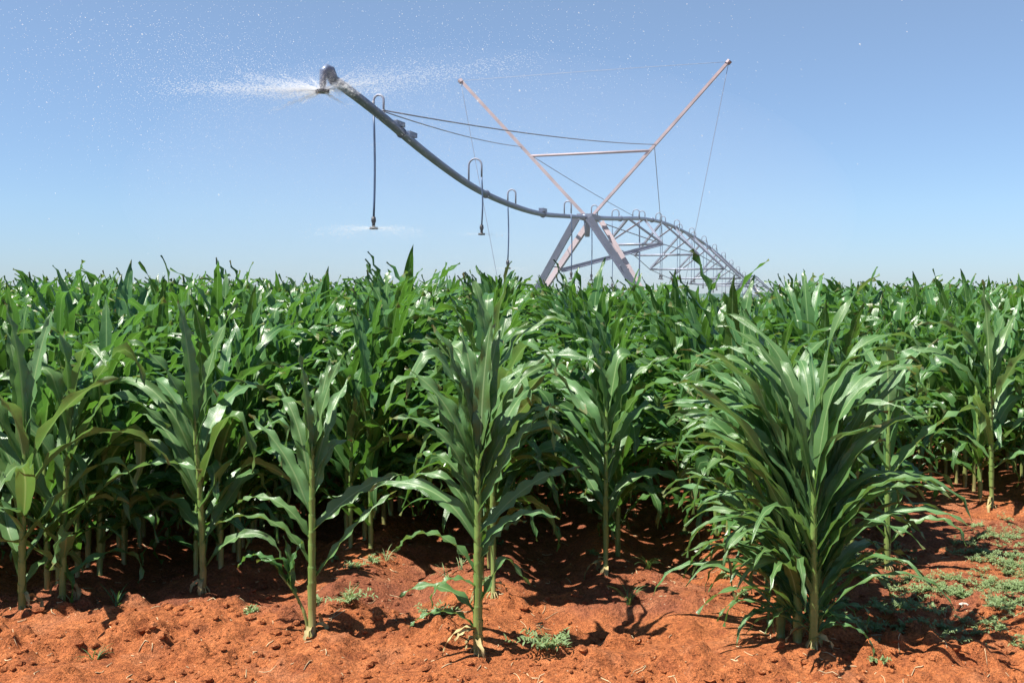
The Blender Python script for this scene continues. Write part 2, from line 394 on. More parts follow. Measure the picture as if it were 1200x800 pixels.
def sheath(acc, c, r, az, ln, rg):
    """the leaf base wrapped round the stalk below its collar, open on the far side"""
    n, m = 5, 9; V = []; UV = []
    acc.k += 1; kid = acc.k + 3
    an = np.radians(az + np.linspace(-165, 165, m))
    for i in range(n):
        t = i / (n - 1); rr = r * (1.04 + 0.05 * t + 0.32 * max(0, t - 0.6) ** 1.2); zz = c[2] - ln * (1 - t)
        for j, q in enumerate(an):
            k = rr * (1 + 0.10 * t * abs(j - (m - 1) / 2) / ((m - 1) / 2))
            dz = -0.02 * t * (abs(j - (m - 1) / 2) / ((m - 1) / 2)) ** 2 * (1 if i == n - 1 else .5)
            V.append((c[0] + k * math.cos(q), c[1] + k * math.sin(q), zz + dz)); UV.append((0.06 + 0.38 * j / (m - 1), kid + 0.3 * t))
    acc.add(V, grid_faces(n, m), UV)

def dead_leaves(acc, r, off, rg, n=4):
    for i in range(n):
        blade(acc, (off[0], off[1], 0.02 + 0.08 * rg.random()), rg.random() * 360, 0.10 + 0.16 * rg.random(), 0.022 + 0.015 * rg.random(), 20 + 40 * rg.random(), 120 + 60 * rg.random(), 0.8, rg.normal(0, 80), 0.7, 0.02, 0, rg.normal(0, 50), 9, 3, rg)
    for i in range(9):
        a = rg.random() * 6.28; d = np.array([math.cos(a), math.sin(a), 0]); o = np.array([off[0], off[1], 0])
        tube_pts(acc, [o + d * r * 0.8 + (0, 0, 0.035), o + d * r * 1.6 + (0, 0, 0.012), o + d * r * 2.2 - (0, 0, 0.03)], 0.0028, 5)

def axis_at(z, H, lean, off): return np.array([off[0] + lean[0] * (z / H) ** 2 * H, off[1] + lean[1] * (z / H) ** 2 * H, z])

def random_corn(fol, stk, H, seed, nleaf=13, nseg=12, nc=5, off=(0, 0), Wk=1.0, Lk=1.0, spread=32, low=0.10, sides=8, az0=None, droop=1.0, kinks=True, turn=0):
    """H is the height of the topmost leaf tips"""
    rg = np.random.default_rng(seed)
    Hs = H * 0.66; lean = rg.normal(0, 0.03, 2)
    zn = np.linspace(low * H, Hs * 0.93, nleaf) + rg.normal(0, 0.012, nleaf)
    if az0 is None: az0 = rg.normal(0, 26)
    r0 = 0.016 + 0.004 * rg.random()
    if stk is not None: stalk(stk, Hs, r0, zn, lean, off, sides)
    for i, z in enumerate(zn):
        q = i / (nleaf - 1)
        az = az0 + 180 * (i % 2) + rg.normal(0, spread)
        if nc >= 5: sheath(stk, axis_at(z, Hs, lean, off), r0 * (1 - 0.55 * (z / Hs) ** 1.5), az, min(z - 0.01, 0.13), rg)
        ln = (0.52 + 0.36 * math.sin(min(1, q * 1.25 + 0.1) * math.pi * 0.75)) * Lk * (0.88 + 0.24 * rg.random())
        W = (0.062 + 0.050 * math.sin(min(q * 1.15 + 0.05, 1) * math.pi * 0.75)) * Wk * (0.88 + 0.28 * rg.random())
        if q < 0.6:
            e0 = 50 + 26 * q + rg.normal(0, 8); bend = (140 - 60 * q) * droop + rg.normal(0, 22)
        else:
            e0 = 66 + 20 * (q - 0.6) / 0.4 + rg.normal(0, 5); bend = 105 - 55 * (q - 0.6) / 0.4 + rg.normal(0, 25)
            ln = min(ln, (H - z) * (1.45 if q < 0.9 else 1.1))
        kink = rg.choice([0, 0, 70, 100]) if q > 0.3 else rg.choice([0, 0, 60])
        if not kinks: kink = 0
        if kink: bend *= 0.55
        if q > 0.90 and rg.random() < 0.45: kink = 0; bend = rg.uniform(10, 40)
        ca = math.cos(R(az)); az = az + turn * ca
        b = axis_at(z, Hs, lean, off) + np.array([math.cos(R(az)), math.sin(R(az)), 0]) * 0.008
        blade(fol, b, az, ln, W, min(e0, 88), bend, 1.4 + rg.random() * 1.0, rg.normal(0, 45 if q < 0.85 else 18), 0.35 + 0.25 * rg.random(), 0.013 + 0.010 * rg.random(), kink, rg.normal(0, 22), nseg, nc, rg, 0.5 + 0.3 * rg.random(), roll=turn * ca)

def corn_from(fol, stk, Hs, r0, leaves, seed, lean=(0, 0), off=(0, 0), nseg=18, nc=7, Wk=1.0, turn=24, mess=9):
    rg = np.random.default_rng(seed)
    stalk(stk, Hs, r0, [l[0] for l in leaves], lean, off, 12)
    for (z, az, ln, W, e0, bend, p, tw, kink) in leaves:
        W *= Wk
        if Hs > 0.5: sheath(stk, axis_at(z, Hs, lean, off), r0 * (1 - 0.55 * (z / Hs) ** 1.5), az, min(z - 0.01, 0.13), rg)
        b = axis_at(z, Hs, lean, off) + np.array([math.cos(R(az)), math.sin(R(az)), 0]) * 0.010
        ca = math.cos(R(az)) * (1 if z > 0.45 else 0.35); az = az + turn * ca * min(1, abs(ca) * 1.5)      # blades swing back from the road and show their upper face
        blade(fol, b, az + rg.normal(0, mess), ln, W, e0 + rg.normal(0, mess * 0.2), bend + rg.normal(0, mess * 0.6), p, tw * 0.6 + rg.normal(0, mess), 0.36, 0.018, kink if kink else rg.choice([0, 0, 0, 0, 0, 50]) * (mess > 10), rg.normal(0, mess), nseg, nc, rg, 0.5 + 0.3 * rg.random(), roll=turn * ca + rg.normal(0, mess * 0.6))

def place_corn(fol_me, stk_me, loc, rot, sc, label, group=None):
    t = thing('corn_plant', label, 'corn plant', loc, group); t.rotation_euler = (0, 0, rot); t.scale = (sc, sc, sc)
    link('stalk', stk_me, t); link('foliage', fol_me, t)
    if group is None:
        a = Acc(); dead_leaves(a, 0.02, (0, 0), np.random.default_rng(int(abs(loc[0]) * 1000) + 5)); link('withered_base_leaves', a.mesh('withered_base_leaves', M_STRAWLEAF), t)
    return t

def ground_at(x, y): return (x, y, hz(x, y))

# --- the plants at the row ends, each shaped after its own look
# leaf rows: node height, azimuth (0 right, 180 left, -90 towards the road), length, width, start angle, bend, power, twist, kink
f, s = Acc(), Acc()
corn_from(f, s, 0.95, 0.0205, [
    (0.10, 190, 0.36, 0.045, 62, 110, 1.0, 20, 0), (0.17, 172, 0.42, 0.055, 60, 105, 1.2, -25, 0), (0.22, -8, 0.42, 0.055, 62, 10, 1.5, 30, 118),
    (0.30, 200, 0.30, 0.045, 40, 150, 1.3, 10, 0), (0.36, 182, 0.50, 0.070, 62, 128, 1.5, 20, 0), (0.42, 12, 0.30, 0.06, 60, 60, 2, 0, 0),
    (0.50, 187, 0.66, 0.080, 66, 92, 1.1, -15, 0), (0.54, 4, 0.62, 0.082, 50, 52, 1.4, 35, 0), (0.60, 176, 0.5, 0.075, 72, 110, 2.2, 30, 0),
    (0.64, -6, 0.60, 0.085, 66, 35, 2.0, -30, 0), (0.70, 168, 0.62, 0.095, 70, 30, 2.0, 30, 0), (0.74, 10, 0.70, 0.085, 68, 78, 1.6, -20, 0),
    (0.78, 70, 0.52, 0.085, 84, 20, 2.0, 10, 0), (0.80, 195, 0.62, 0.10, 72, 45, 2.0, -20, 0), (0.83, -20, 0.62, 0.09, 78, 45, 2.2, 25, 0),
    (0.86, 150, 0.62, 0.10, 80, 30, 2, -30, 0), (0.88, 30, 0.66, 0.10, 80, 40, 2.4, 20, 0), (0.90, 205, 0.64, 0.09, 82, 26, 2, 15, 0),
    (0.91, 110, 0.60, 0.09, 84, 24, 2, 10, 0), (0.93, 20, 0.62, 0.08, 87, 15, 2, 0, 0),
    (0.47, -12, 0.44, 0.055, 58, 95, 1.4, 20, 0), (0.57, 196, 0.48, 0.06, 70, 120, 1.8, -20, 0), (0.68, 200, 0.62, 0.07, 74, 85, 2.0, 10, 0), (0.72, -14, 0.60, 0.065, 74, 95, 2.2, -10, 0),
    (0.80, 25, 0.68, 0.075, 76, 70, 2.2, 10, 0), (0.84, 160, 0.66, 0.075, 78, 72, 2.4, 0, 0), (0.87, -10, 0.60, 0.07, 80, 80, 2.6, 0, 0), (0.90, 188, 0.62, 0.07, 82, 60, 2.6, 0, 0), (0.92, 50, 0.64, 0.075, 86, 50, 3, 0, 0)], 1, Wk=1.02)
place_corn(f.mesh('foliage', M_LEAF_GREY), s.mesh('stalk', M_STALK), ground_at(-0.156, 4.55), 0, 1.0,
           'tall pale corn plant with broad arching leaves standing front and centre, weeds at its foot')

f, s = Acc(), Acc()
corn_from(f, s, 0.92, 0.0205, [
    (0.26, 5, 0.58, 0.05, 58, 30, 1.5, 60, 0), (0.33, 180, 0.58, 0.065, 66, 105, 1.3, 15, 0), (0.44, 175, 0.5, 0.06, 70, 110, 1.2, -20, 0),
    (0.50, -4, 0.52, 0.085, 45, 40, 1.5, 45, 0), (0.58, 178, 0.60, 0.088, 64, 38, 1.4, 25, 0), (0.66, 15, 0.40, 0.07, 74, 110, 2.2, 0, 0),
    (0.72, 172, 0.58, 0.085, 76, 42, 2.0, 30, 0), (0.76, 20, 0.56, 0.085, 70, 40, 2.0, -40, 0), (0.80, 200, 0.5, 0.08, 84, 40, 3, 60, 60),
    (0.83, 60, 0.52, 0.085, 82, 30, 2.0, 0, 0), (0.86, 10, 0.52, 0.07, 80, 30, 2.0, 40, 0), (0.88, 190, 0.5, 0.06, 86, 10, 2.0, 0, 0)], 2, Wk=1.0)
t = place_corn(f.mesh('foliage', M_LEAF_GREY), s.mesh('stalk', M_STALK), ground_at(-0.96, 4.78), 0, 1.0,
               'slender corn plant with bare lower stalk and a small side shoot at its left foot')
f, s = Acc(), Acc()
corn_from(f, s, 0.30, 0.009, [(0.12, 170, 0.30, 0.035, 75, 40, 2, 20, 0), (0.2, 200, 0.30, 0.05, 78, 20, 2, 20, 70), (0.22, 120, 0.26, 0.045, 84, 30, 2, 0, 0), (0.25, 185, 0.34, 0.05, 70, 150, 1.6, 20, 0), (0.26, 20, 0.2, 0.04, 80, 30, 2, 0, 0)], 3, lean=(-0.45, -0.05), off=(-0.02, 0))
sh = link('side_shoot', s.mesh('side_shoot', M_STALK), t); link('foliage', f.mesh('foliage', M_LEAF), sh)

f, s = Acc(), Acc()
rg = np.random.default_rng(77)
for (ox, oy, hh) in ((0.0, 0.0, 0.82), (-0.055, 0.07, 0.80), (0.05, 0.10, 0.84), (-0.11, 0.16, 0.78)):
    leaves = []
    for i in range(34):
        q = i / 33; z = 0.10 + 0.78 * hh * q
        az = rg.choice([0, 180]) + rg.normal(0, 30)
        if 215 < az % 360 < 325 and z > 0.3: az = -az      # few blades hang straight towards the road
        leaves.append((z, az, 0.60 + 0.34 * min(1, q * 1.6) + rg.normal(0, 0.06), 0.047 + 0.030 * q + rg.normal(0, 0.006), 52 + 30 * q + rg.normal(0, 6), 118 - 40 * q + rg.normal(0, 22), 1.4 + 0.6 * rg.random() + 0.9 * q, rg.normal(0, 30), 0))
    for az in (-20, 200, 160, 20):
        leaves.append((0.05 + 0.04 * rg.random(), az + rg.normal(0, 12), 0.36, 0.035, 45 + rg.normal(0, 6), 120, 1.2, 20, 0))
    corn_from(f, s, hh, 0.0195, leaves, int(rg.integers(999)), off=(ox, oy), nseg=16, nc=5, turn=20, mess=15)
place_corn(f.mesh('foliage', M_LEAF_GREY), s.mesh('stalk', M_STALK), ground_at(1.40, 4.62), 0, 1.0,
           'bushy fountain shaped grey green corn clump with dozens of long narrow drooping leaves, near right')

def front(x, y, H, seed, label, nleaf=14, **kw):
    f, s = Acc(), Acc(); random_corn(f, s, H, seed, nleaf, 16, 7, Wk=0.93, turn=12, **kw)
    return place_corn(f.mesh('foliage', M_LEAF_GREY), s.mesh('stalk', M_STALK), ground_at(x, y), 0, 1.0, label)
front(0.56, 5.96, 1.55, 21, 'corn plant with a bare yellow green stalk foot standing just right of the central plant', low=0.2, az0=0)
front(-0.10, 5.32, 1.74, 29, 'taller corn plant with broad upper leaves rising directly behind the central plant', 15, low=0.3)
front(-1.73, 5.58, 1.60, 22, 'corn plant with wide upper leaves at the row end left of the slender plant', 16, low=0.09, az0=5)
front(-2.55, 5.18, 1.58, 23, 'corn plant cut by the left edge of the photo, nearest of the left cluster', 16, low=0.08, az0=-10)
front(-2.42, 5.36, 1.62, 24, 'thick stalked corn plant just right of the left edge plant beside the red bank', 16, low=0.07, az0=20)
front(2.28, 6.05, 1.55, 25, 'corn plant standing directly behind the right side of the bushy clump', az0=0)
front(3.72, 7.72, 1.75, 26, 'corn plant with an upright bare stalk above the weedy patch at far right', low=0.16, az0=10)

# --- repeats: a set of leaf arrangements shared by the field
VARS = []
for i in range(16):
    f, s = Acc(), Acc()
    random_corn(f, s, 1.75, 100 + i, int(rng.integers(12, 15)), 12, 5, low=0.09, Wk=1.14)
    VARS.append((f.mesh('foliage', M_LEAF), s.mesh('stalk', M_STALK)))
used = [(-0.10, 5.32), (-0.156, 4.55), (-0.96, 4.78), (1.40, 4.62), (0.56, 5.96), (-1.73, 5.58), (-2.55, 5.18), (-2.42, 5.36), (2.28, 6.05), (3.72, 7.72)]
ROW_LABEL = {
    -3: ('corn plant in the dense row behind the left edge cluster', 'corn plants in the row behind the left edge cluster'),
    -2: ('corn plant in the row receding behind the wide leaved plant left of the slender one', 'corn plants in the row behind the wide leaved plant'),
    -1: ('corn plant in the row receding behind the slender plant with the side shoot', 'corn plants in the row behind the slender plant'),
    0: ('corn plant in the row receding straight behind the tall central plant', 'corn plants in the row behind the central plant'),
    1: ('corn plant in the row behind the bare footed plant right of centre', 'corn plants in the row behind the bare footed plant'),
    2: ('corn plant in the row receding behind the bushy fountain shaped clump', 'corn plants in the row behind the bushy clump'),
    3: ('corn plant in the row that starts right behind the bushy clump', 'corn plants in the row right of the bushy clump'),
    4: ('corn plant in the short row beyond the red bank left of the weedy patch', 'corn plants in the row beyond the red bank'),
    5: ('corn plant in the row above the weedy patch behind the bare stalked plant', 'corn plants in the row above the weedy patch')}
field = []
rg = np.random.default_rng(8)
extra_gap = {-1: (5.0, 6.25), 0: (4.7, 5.55), 2: (4.7, 5.15), -2: (5.6, 5.85), -3: (5.3, 5.45), 1: (6.0, 6.3), 3: (6.1, 6.3), 5: (7.7, 8.0)}
for k in range(-48, 56):
    y = row_start(k) + 0.02
    while y < 78:
        x = row_x(k) + rg.normal(0, 0.03)
        yy = y + rg.normal(0, 0.03)
        step = 0.145 + 0.06 * rg.random()
        if yy > 22: step *= 1.35
        if yy > 40: step *= 1.5
        y += step
        g = extra_gap.get(k)
        if g and g[0] - 0.2 < yy < g[1]: continue
        if abs(x) > 0.56 * yy + 3.0: continue
        if any((x - u[0]) ** 2 + (yy - u[1]) ** 2 < 0.02 for u in used): continue
        # plants grow taller away from the dry edge of the field
        d = yy - row_start(k)
        H = 1.47 + 0.26 * smooth(0.2, 3.2, d) + rg.normal(0, 0.09)
        H += 0.04 if x < 0.3 else 0
        if x > 1.5 and 0.14 * yy < x - 0.15 < 0.26 * yy: H = min(H - 0.12, 1.60)      # a lower, weaker stand towards the tower
        field.append((k, x, yy, float(H)))
for k in (-4, -3, -2, -1, 3):          # some hills carry two plants side by side
    y = row_start(k) + 0.35
    while y < 8.6:
        x = row_x(k) + rg.choice([-1, 1]) * rg.uniform(0.07, 0.16); yy = y + rg.normal(0, 0.04); y += 0.24 + 0.1 * rg.random()
        if k == -1 and yy < 6.3: continue
        field.append((k, x, yy, 1.5 + 0.2 * smooth(0.2, 3.2, yy - row_start(k)) + rg.normal(0, 0.1)))
vis = sorted([p for p in field if abs(p[1]) < 0.535 * p[2] + 0.15], key=lambda p: p[2])
indiv = vis[:290]; ids = set(map(id, indiv)); rest = [p for p in field if id(p) not in ids]
for (k, x, y, H) in indiv:
    me = VARS[int(rg.integers(len(VARS)))]
    if k in ROW_LABEL: lab, grp = ROW_LABEL[k]
    elif k < -3: lab, grp = 'corn plant in the crowded rows at far left behind the left edge cluster', 'corn plants in the crowded far left rows'
    else: lab, grp = 'corn plant in the crowded rows at far right beyond the weedy patch', 'corn plants in the crowded far right rows'
    rot = (math.pi if rg.random() < 0.5 else 0) + rg.normal(0, 0.35)
    place_corn(me[0], me[1], ground_at(x, y), rot, H / 1.75, lab, grp)

# --- the rest of the field reads as one mass
def lod(nleaf, nseg, nc, seed):
    f, s = Acc(), Acc(); random_corn(f, s, 1.75, seed, nleaf, nseg, nc, sides=4, Wk=1.2, kinks=False)
    n0 = f.n
    f.v += s.v; f.uv += [u + 0.3 for u in s.uv]; f.f += [tuple(i + n0 for i in q) for q in s.f]
    V = np.concatenate(f.v); U = np.concatenate(f.uv)
    Q = [q for q in f.f if len(q) == 4]
    return V, U, np.array(Q)
LOD_A = [lod(12, 8, 3, 300 + i) for i in range(8)]
LOD_B = [lod(9, 6, 3, 400 + i) for i in range(8)]
Vs, Us, Fs = [], [], []; n = 0
for (k, x, y, H) in rest:
    V, U, Q = (LOD_A if y < 20 else LOD_B)[int(rg.integers(8))]
    a = (math.pi if rg.random() < 0.5 else 0) + rg.normal(0, 0.4); c_, s_ = math.cos(a), math.sin(a)
    sc = H / 1.75
    P = np.stack([c_ * V[:, 0] - s_ * V[:, 1], s_ * V[:, 0] + c_ * V[:, 1], V[:, 2]], 1) * sc + ground_at(x, y)
    Vs.append(P); Us.append(U + (0, int(rg.integers(0, 40)))); Fs.append(Q + n); n += len(V)
# beyond the plants drawn leaf by leaf the canopy carries on as a rough closed top
cx = np.linspace(-900, 900, 241); cy = np.concatenate([np.linspace(74, 160, 120), np.geomspace(161, 1800, 70)])
CX, CY = np.meshgrid(cx, cy); CX = CX * np.clip(CY / 900 + 0.12, 0.12, 1.6)
jit = np.random.default_rng(6).random(CX.shape)
CZ = height(CX, CY) - Z0 + 1.32 + 0.30 * jit; CZ[0] -= 1.3; CZ[:, 0] -= 1.3; CZ[:, -1] -= 1.3
idx = np.arange(CX.size).reshape(CX.shape)
Vs.append(np.stack([CX, CY, CZ], -1).reshape(-1, 3)); Us.append(np.stack([0.2 + 0.2 * jit, 3 + 37 * np.random.default_rng(7).random(CX.shape)], -1).reshape(-1, 2))
Fs.append(np.stack([idx[:-1, :-1], idx[:-1, 1:], idx[1:, 1:], idx[1:, :-1]], -1).reshape(-1, 4) + n)
V = np.concatenate(Vs); U = np.concatenate(Us); F = np.concatenate(Fs)
me = bpy.data.meshes.new('corn_field')
me.vertices.add(len(V)); me.vertices.foreach_set('co', V.astype(np.float32).ravel())
me.loops.add(F.size); me.loops.foreach_set('vertex_index', F.astype(np.int32).ravel())
me.polygons.add(len(F)); me.polygons.foreach_set('loop_start', np.arange(0, F.size, 4, dtype=np.int32))
me.polygons.foreach_set('use_smooth', np.ones(len(F), dtype=bool))
ul = me.uv_layers.new(name='UVMap'); ul.data.foreach_set('uv', U[F.ravel()].astype(np.float32).ravel())
me.update(calc_edges=True); me.materials.append(M_LEAF)
o = link('corn_field', me); o['kind'] = 'stuff'; o['label'] = 'solid green mass of corn stretching back to the horizon'; o['category'] = 'corn field'
print('field plants', len(field), 'individual', len(indiv), 'mass faces', len(F))

# ------------------------------------------------------------------ weeds
def weed_mesh(seed, spread=0.12, n=9, leaf=0.02):
    acc = Acc(); rg = np.random.default_rng(seed)
    for i in range(n):
        a = rg.random() * 360; ln = spread * (0.5 + 0.7 * rg.random()); el = 15 + 40 * rg.random()
        for j in range(9):
            tt = (j + 1) / 9
            px = math.cos(R(a)) * ln * tt * math.cos(R(el)); py = math.sin(R(a)) * ln * tt * math.cos(R(el)); pz = ln * math.sin(R(el)) * (tt - 0.45 * tt * tt) + 0.004
            for sd in (-1, 1):
                blade(acc, (px, py, pz), a + sd * (50 + 25 * rg.random()), leaf * (0.8 + 0.9 * rg.random()), leaf * 0.5, 25 + 25 * rg.normal(), 40, 1, 0, 0.3, 0.0, 0, 0, 3, 3, rg)
    return acc
def grass_mesh(seed, n=9, h=0.14, w=0.007):
    acc = Acc(); rg = np.random.default_rng(seed)
    for i in range(n):
        blade(acc, rg.normal(0, 0.008, 3) * (1, 1, 0), rg.random() * 360, h * (0.6 + 0.6 * rg.random()), w * (0.8 + .5 * rg.random()), 50 + 35 * rg.random(), 30 + 80 * rg.random(), 1.4, 0, 0.4, 0, 0, 0, 7, 3, rg)
    return acc
def weed_thing(name, acc, mat, x, y, label, cat):
    o = link(name, acc.mesh(name, mat)); o.location = ground_at(x, y); o['label'] = label; o['category'] = cat; return o
def px(u, v, d=None):
    d = EYE * 1166.7 / (v - 342); return ((u - 600) / 1166.7 * d, d)
weed_thing('creeping_weed', weed_mesh(1, 0.17, 16, 0.022), M_WEED, 0.16, 4.53, 'low grey green creeping weed mat to the right of the central plant foot', 'weed')
weed_thing('creeping_weed', weed_mesh(2, 0.13, 11, 0.02), M_WEED, -0.86, 5.2, 'small spreading weed behind the slender plant between two soil mounds', 'weed')
weed_thing('creeping_weed', weed_mesh(3, 0.15, 12, 0.02), M_WEED, -0.42, 5.15, 'pale weed tuft on the mound left behind the central plant', 'weed')
weed_thing('creeping_weed', weed_mesh(4, 0.05, 6, 0.016), M_WEED, -1.32, 5.05, 'tiny weed seedling on the bank left of the slender plant', 'weed')
weed_thing('creeping_weed', weed_mesh(9, 0.06, 6, 0.016), M_WEED, 1.66, 4.5, 'tiny weed on bare soil under the shadow of the bushy clump', 'weed')
weed_thing('grass_tuft', grass_mesh(5, 8, 0.15, 0.009), M_GRASS, -2.1, 5.3, 'single pale grass tuft on the red soil near the left cluster', 'grass tuft')
weed_thing('grass_tuft', grass_mesh(6, 16, 0.16, 0.006), M_GRASS, 0.62, 5.3, 'thin grass tuft on the slope below the bare footed plant', 'grass tuft')
weed_thing('grass_tuft', grass_mesh(7, 14, 0.15, 0.006), M_GRASS, 0.82, 6.0, 'upright grass tuft to the right of the bare footed plant', 'grass tuft')
weed_thing('grass_tuft', grass_mesh(8, 18, 0.18, 0.006), M_GRASS, 1.72, 5.45, 'fine grass tuft in the shade right of the bushy clump', 'grass tuft')
weed_thing('grass_tuft', grass_mesh(12, 10, 0.10, 0.006), M_GRASS, -1.9, 4.55, 'short dry grass tuft on the foreground bank at left', 'grass tuft')
# low green cover on the open bank at right
acc = Acc(); rg = np.random.default_rng(31)
for i in range(520):
    y = rg.normal(5.75, 0.55); x = 2.85 + rg.normal(0, 0.6) + (y - 5.7) * 0.35
    if y < 4.7 or y > 7.4 or x < 1.7: continue
    if vnoise(x * 3, y * 3) < -0.12: continue
    w = weed_mesh(500 + i, 0.05 + 0.06 * rg.random(), int(rg.integers(4, 8)), 0.013)
    z = hz(x, y)
    acc.add(np.concatenate(w.v) + (x, y, z), w.f, np.concatenate(w.uv))
for i in range(60):
    y = rg.uniform(5.0, 6.4); x = rg.uniform(1.55, 2.3)
    w = weed_mesh(800 + i, 0.07, 5, 0.018); acc.add(np.concatenate(w.v) + (x, y, hz(x, y)), w.f, np.concatenate(w.uv))
for i in range(70):
    k = int(rg.integers(-3, 4)); y = row_start(k) + rg.uniform(0.4, 3.5); x = row_x(k) + rg.normal(0, 0.14)
    w = weed_mesh(900 + i, 0.06, 5, 0.018) if i % 2 else grass_mesh(900 + i, 8, 0.13, 0.006)
    acc.add(np.concatenate(w.v) + (x, y, hz(x, y)), w.f, np.concatenate(w.uv))
o = link('weed_cover', acc.mesh('weed_cover', M_WEED)); o['kind'] = 'stuff'; o['label'] = 'patchy low green weeds covering the red bank'; o['category'] = 'weeds'
# a few pale stones
def stone(x, y, r, label, seed):
    rg = np.random.default_rng(seed); acc = Acc()
    n, m = 7, 10; V = []
    for i in range(n):
        th = math.pi * (i + .02) / (n - 1 + .04)
        for j in range(m):
            ph = 2 * math.pi * j / m; k = r * (0.85 + 0.3 * rg.random())
            V.append((1.3 * k * math.sin(th) * math.cos(ph), k * math.sin(th) * math.sin(ph), 0.7 * k * math.cos(th)))
    F = [(i * m + j, i * m + (j + 1) % m, (i + 1) * m + (j + 1) % m, (i + 1) * m + j) for i in range(n - 1) for j in range(m)]
    F += [tuple(range(m))[::-1], tuple((n - 1) * m + j for j in range(m))]
    acc.add(V, F); o = link('stone', acc.mesh('stone', M_STONE)); o.location = (x, y, hz(x, y) + r * 0.1); o['label'] = label; o['category'] = 'stone'
stone(2.46, 5.42, 0.02, 'pale stone lying among the weeds on the right bank', 1)

# ------------------------------------------------------------------ centre pivot irrigator
T = np.array([2.47, 32.0]); U_ = np.array([0.313, 0.950]); U_ /= np.linalg.norm(U_); W_ = np.array([U_[1], -U_[0]])
_ps = [-17.2, -16.56, -15.5, -13.2, -10.59, -8.2, -5.71, -2.8, 0, 3.8, 8.5, 13.7, 19.8, 26.2, 34.5, 46.6, 57.0]
_pz = [5.05, 4.97, 4.79, 4.34, 3.95, 3.79, 3.75, 3.88, 4.04, 4.27, 4.60, 4.80, 4.78, 4.62, 4.22, 3.38, 2.72]
def spline(x, xs, ys):
    xs = np.array(xs); ys = np.array(ys); m = np.gradient(ys, xs)
    x = np.asarray(x, float); i = np.clip(np.searchsorted(xs, x) - 1, 0, len(xs) - 2)
    h = xs[i + 1] - xs[i]; t = np.clip((x - xs[i]) / h, 0, 1)
    return (2*t**3-3*t**2+1)*ys[i] + (t**3-2*t**2+t)*h*m[i] + (-2*t**3+3*t**2)*ys[i+1] + (t**3-t**2)*h*m[i+1]
_ps2 = [57.0, 61, 67, 73, 80, 90, 100, 112]; _pz2 = [2.72, 3.05, 3.12, 2.75, 2.2, 1.7, 1.4, 1.2]
def zp(s): return float(spline(s, _ps, _pz)) if s <= 57 else float(spline(s, _ps2, _pz2))
def pt(s, w=0.0, z=0.0):
    q = T + U_ * s + W_ * w; return np.array([q[0], q[1], z])
def on(s, dz=0.0, w=0.0): return pt(s, w, zp(s) + dz)

piv = thing('irrigation_pivot', 'long galvanised centre pivot irrigator on a tower rising behind the corn', 'irrigator', tuple(pt(0, 0, 0)))
inv = Matrix.Translation(-piv.location)
def part(name, acc, mat, parent=None, sm=True):
    me = acc.mesh(name, mat, sm); me.transform(inv)
    o = link(name, me, parent or piv); return o

a = Acc(); ss = np.linspace(-17.0, 0, 50); tube_pts(a, [on(q) for q in ss], np.interp(ss, [-17, -8, 0], [0.084, 0.07, 0.06]), 14)
for q in np.arange(-14.4, 0, 4.6):
    d = on(q + .05) - on(q - .05); d /= np.linalg.norm(d); tube_pts(a, [on(q) - d * 0.012, on(q) + d * 0.012], 0.10, 14)
boom = part('overhang_pipe', a, M_PIPE)
a = Acc(); ss = np.linspace(0, 57, 90); tube_pts(a, [on(q) for q in ss], 0.078, 12)
for q in np.arange(4.8, 57, 6.5):
    d = on(q + .05) - on(q - .05); d /= np.linalg.norm(d); tube_pts(a, [on(q) - d * 0.02, on(q) + d * 0.02], 0.115, 12)
part('span_pipe', a, M_PIPE)
a = Acc(); ss = np.linspace(57, 112, 60); tube_pts(a, [on(q) for q in ss], 0.078, 10); part('span_pipe', a, M_PIPE)
# little boxes clamped on top of the boom
for q in (-14.55, -14.0, -5.2):
    a = Acc(); c = on(q, 0.11); box(a, c, (0.14, 0.34, 0.09), math.atan2(U_[1], U_[0]) - math.pi / 2); part('pipe_clamp', a, M_PIPE, boom, False)

# end gun with its curved throat and deflector plate
a = Acc(); e = on(-17.0); d0 = on(-17.0) - on(-16.6); d0 /= np.linalg.norm(d0)
up = np.array([0, 0, 1.0]); G = e + np.array([-0.15, -0.10, -0.20])
P = [e, e + d0 * 0.06 + up * 0.06, e + d0 * 0.10 + up * 0.12, e + d0 * 0.15 + up * 0.13 + np.array([-.03, 0, 0]), e + d0 * 0.18 + up * 0.08 + np.array([-.06, 0, 0]), G + up * 0.10, G + up * 0.03]
tube_pts(a, P, [0.084, 0.084, 0.08, 0.075, 0.07, 0.05, 0.035], 12)
gun = part('end_gun', a, M_PIPE)
a = Acc(); nn = 20; an = np.linspace(0, 2 * np.pi, nn, endpoint=False)
V = [G + np.array([0.11 * math.cos(q), 0.11 * math.sin(q), z_]) for z_ in (-0.025, 0.015) for q in an]
a.add(V, [(i, (i + 1) % nn, nn + (i + 1) % nn, nn + i) for i in range(nn)] + [tuple(range(nn))[::-1], tuple(range(nn, 2 * nn))])
part('deflector_plate', a, M_BLACK, gun, False)

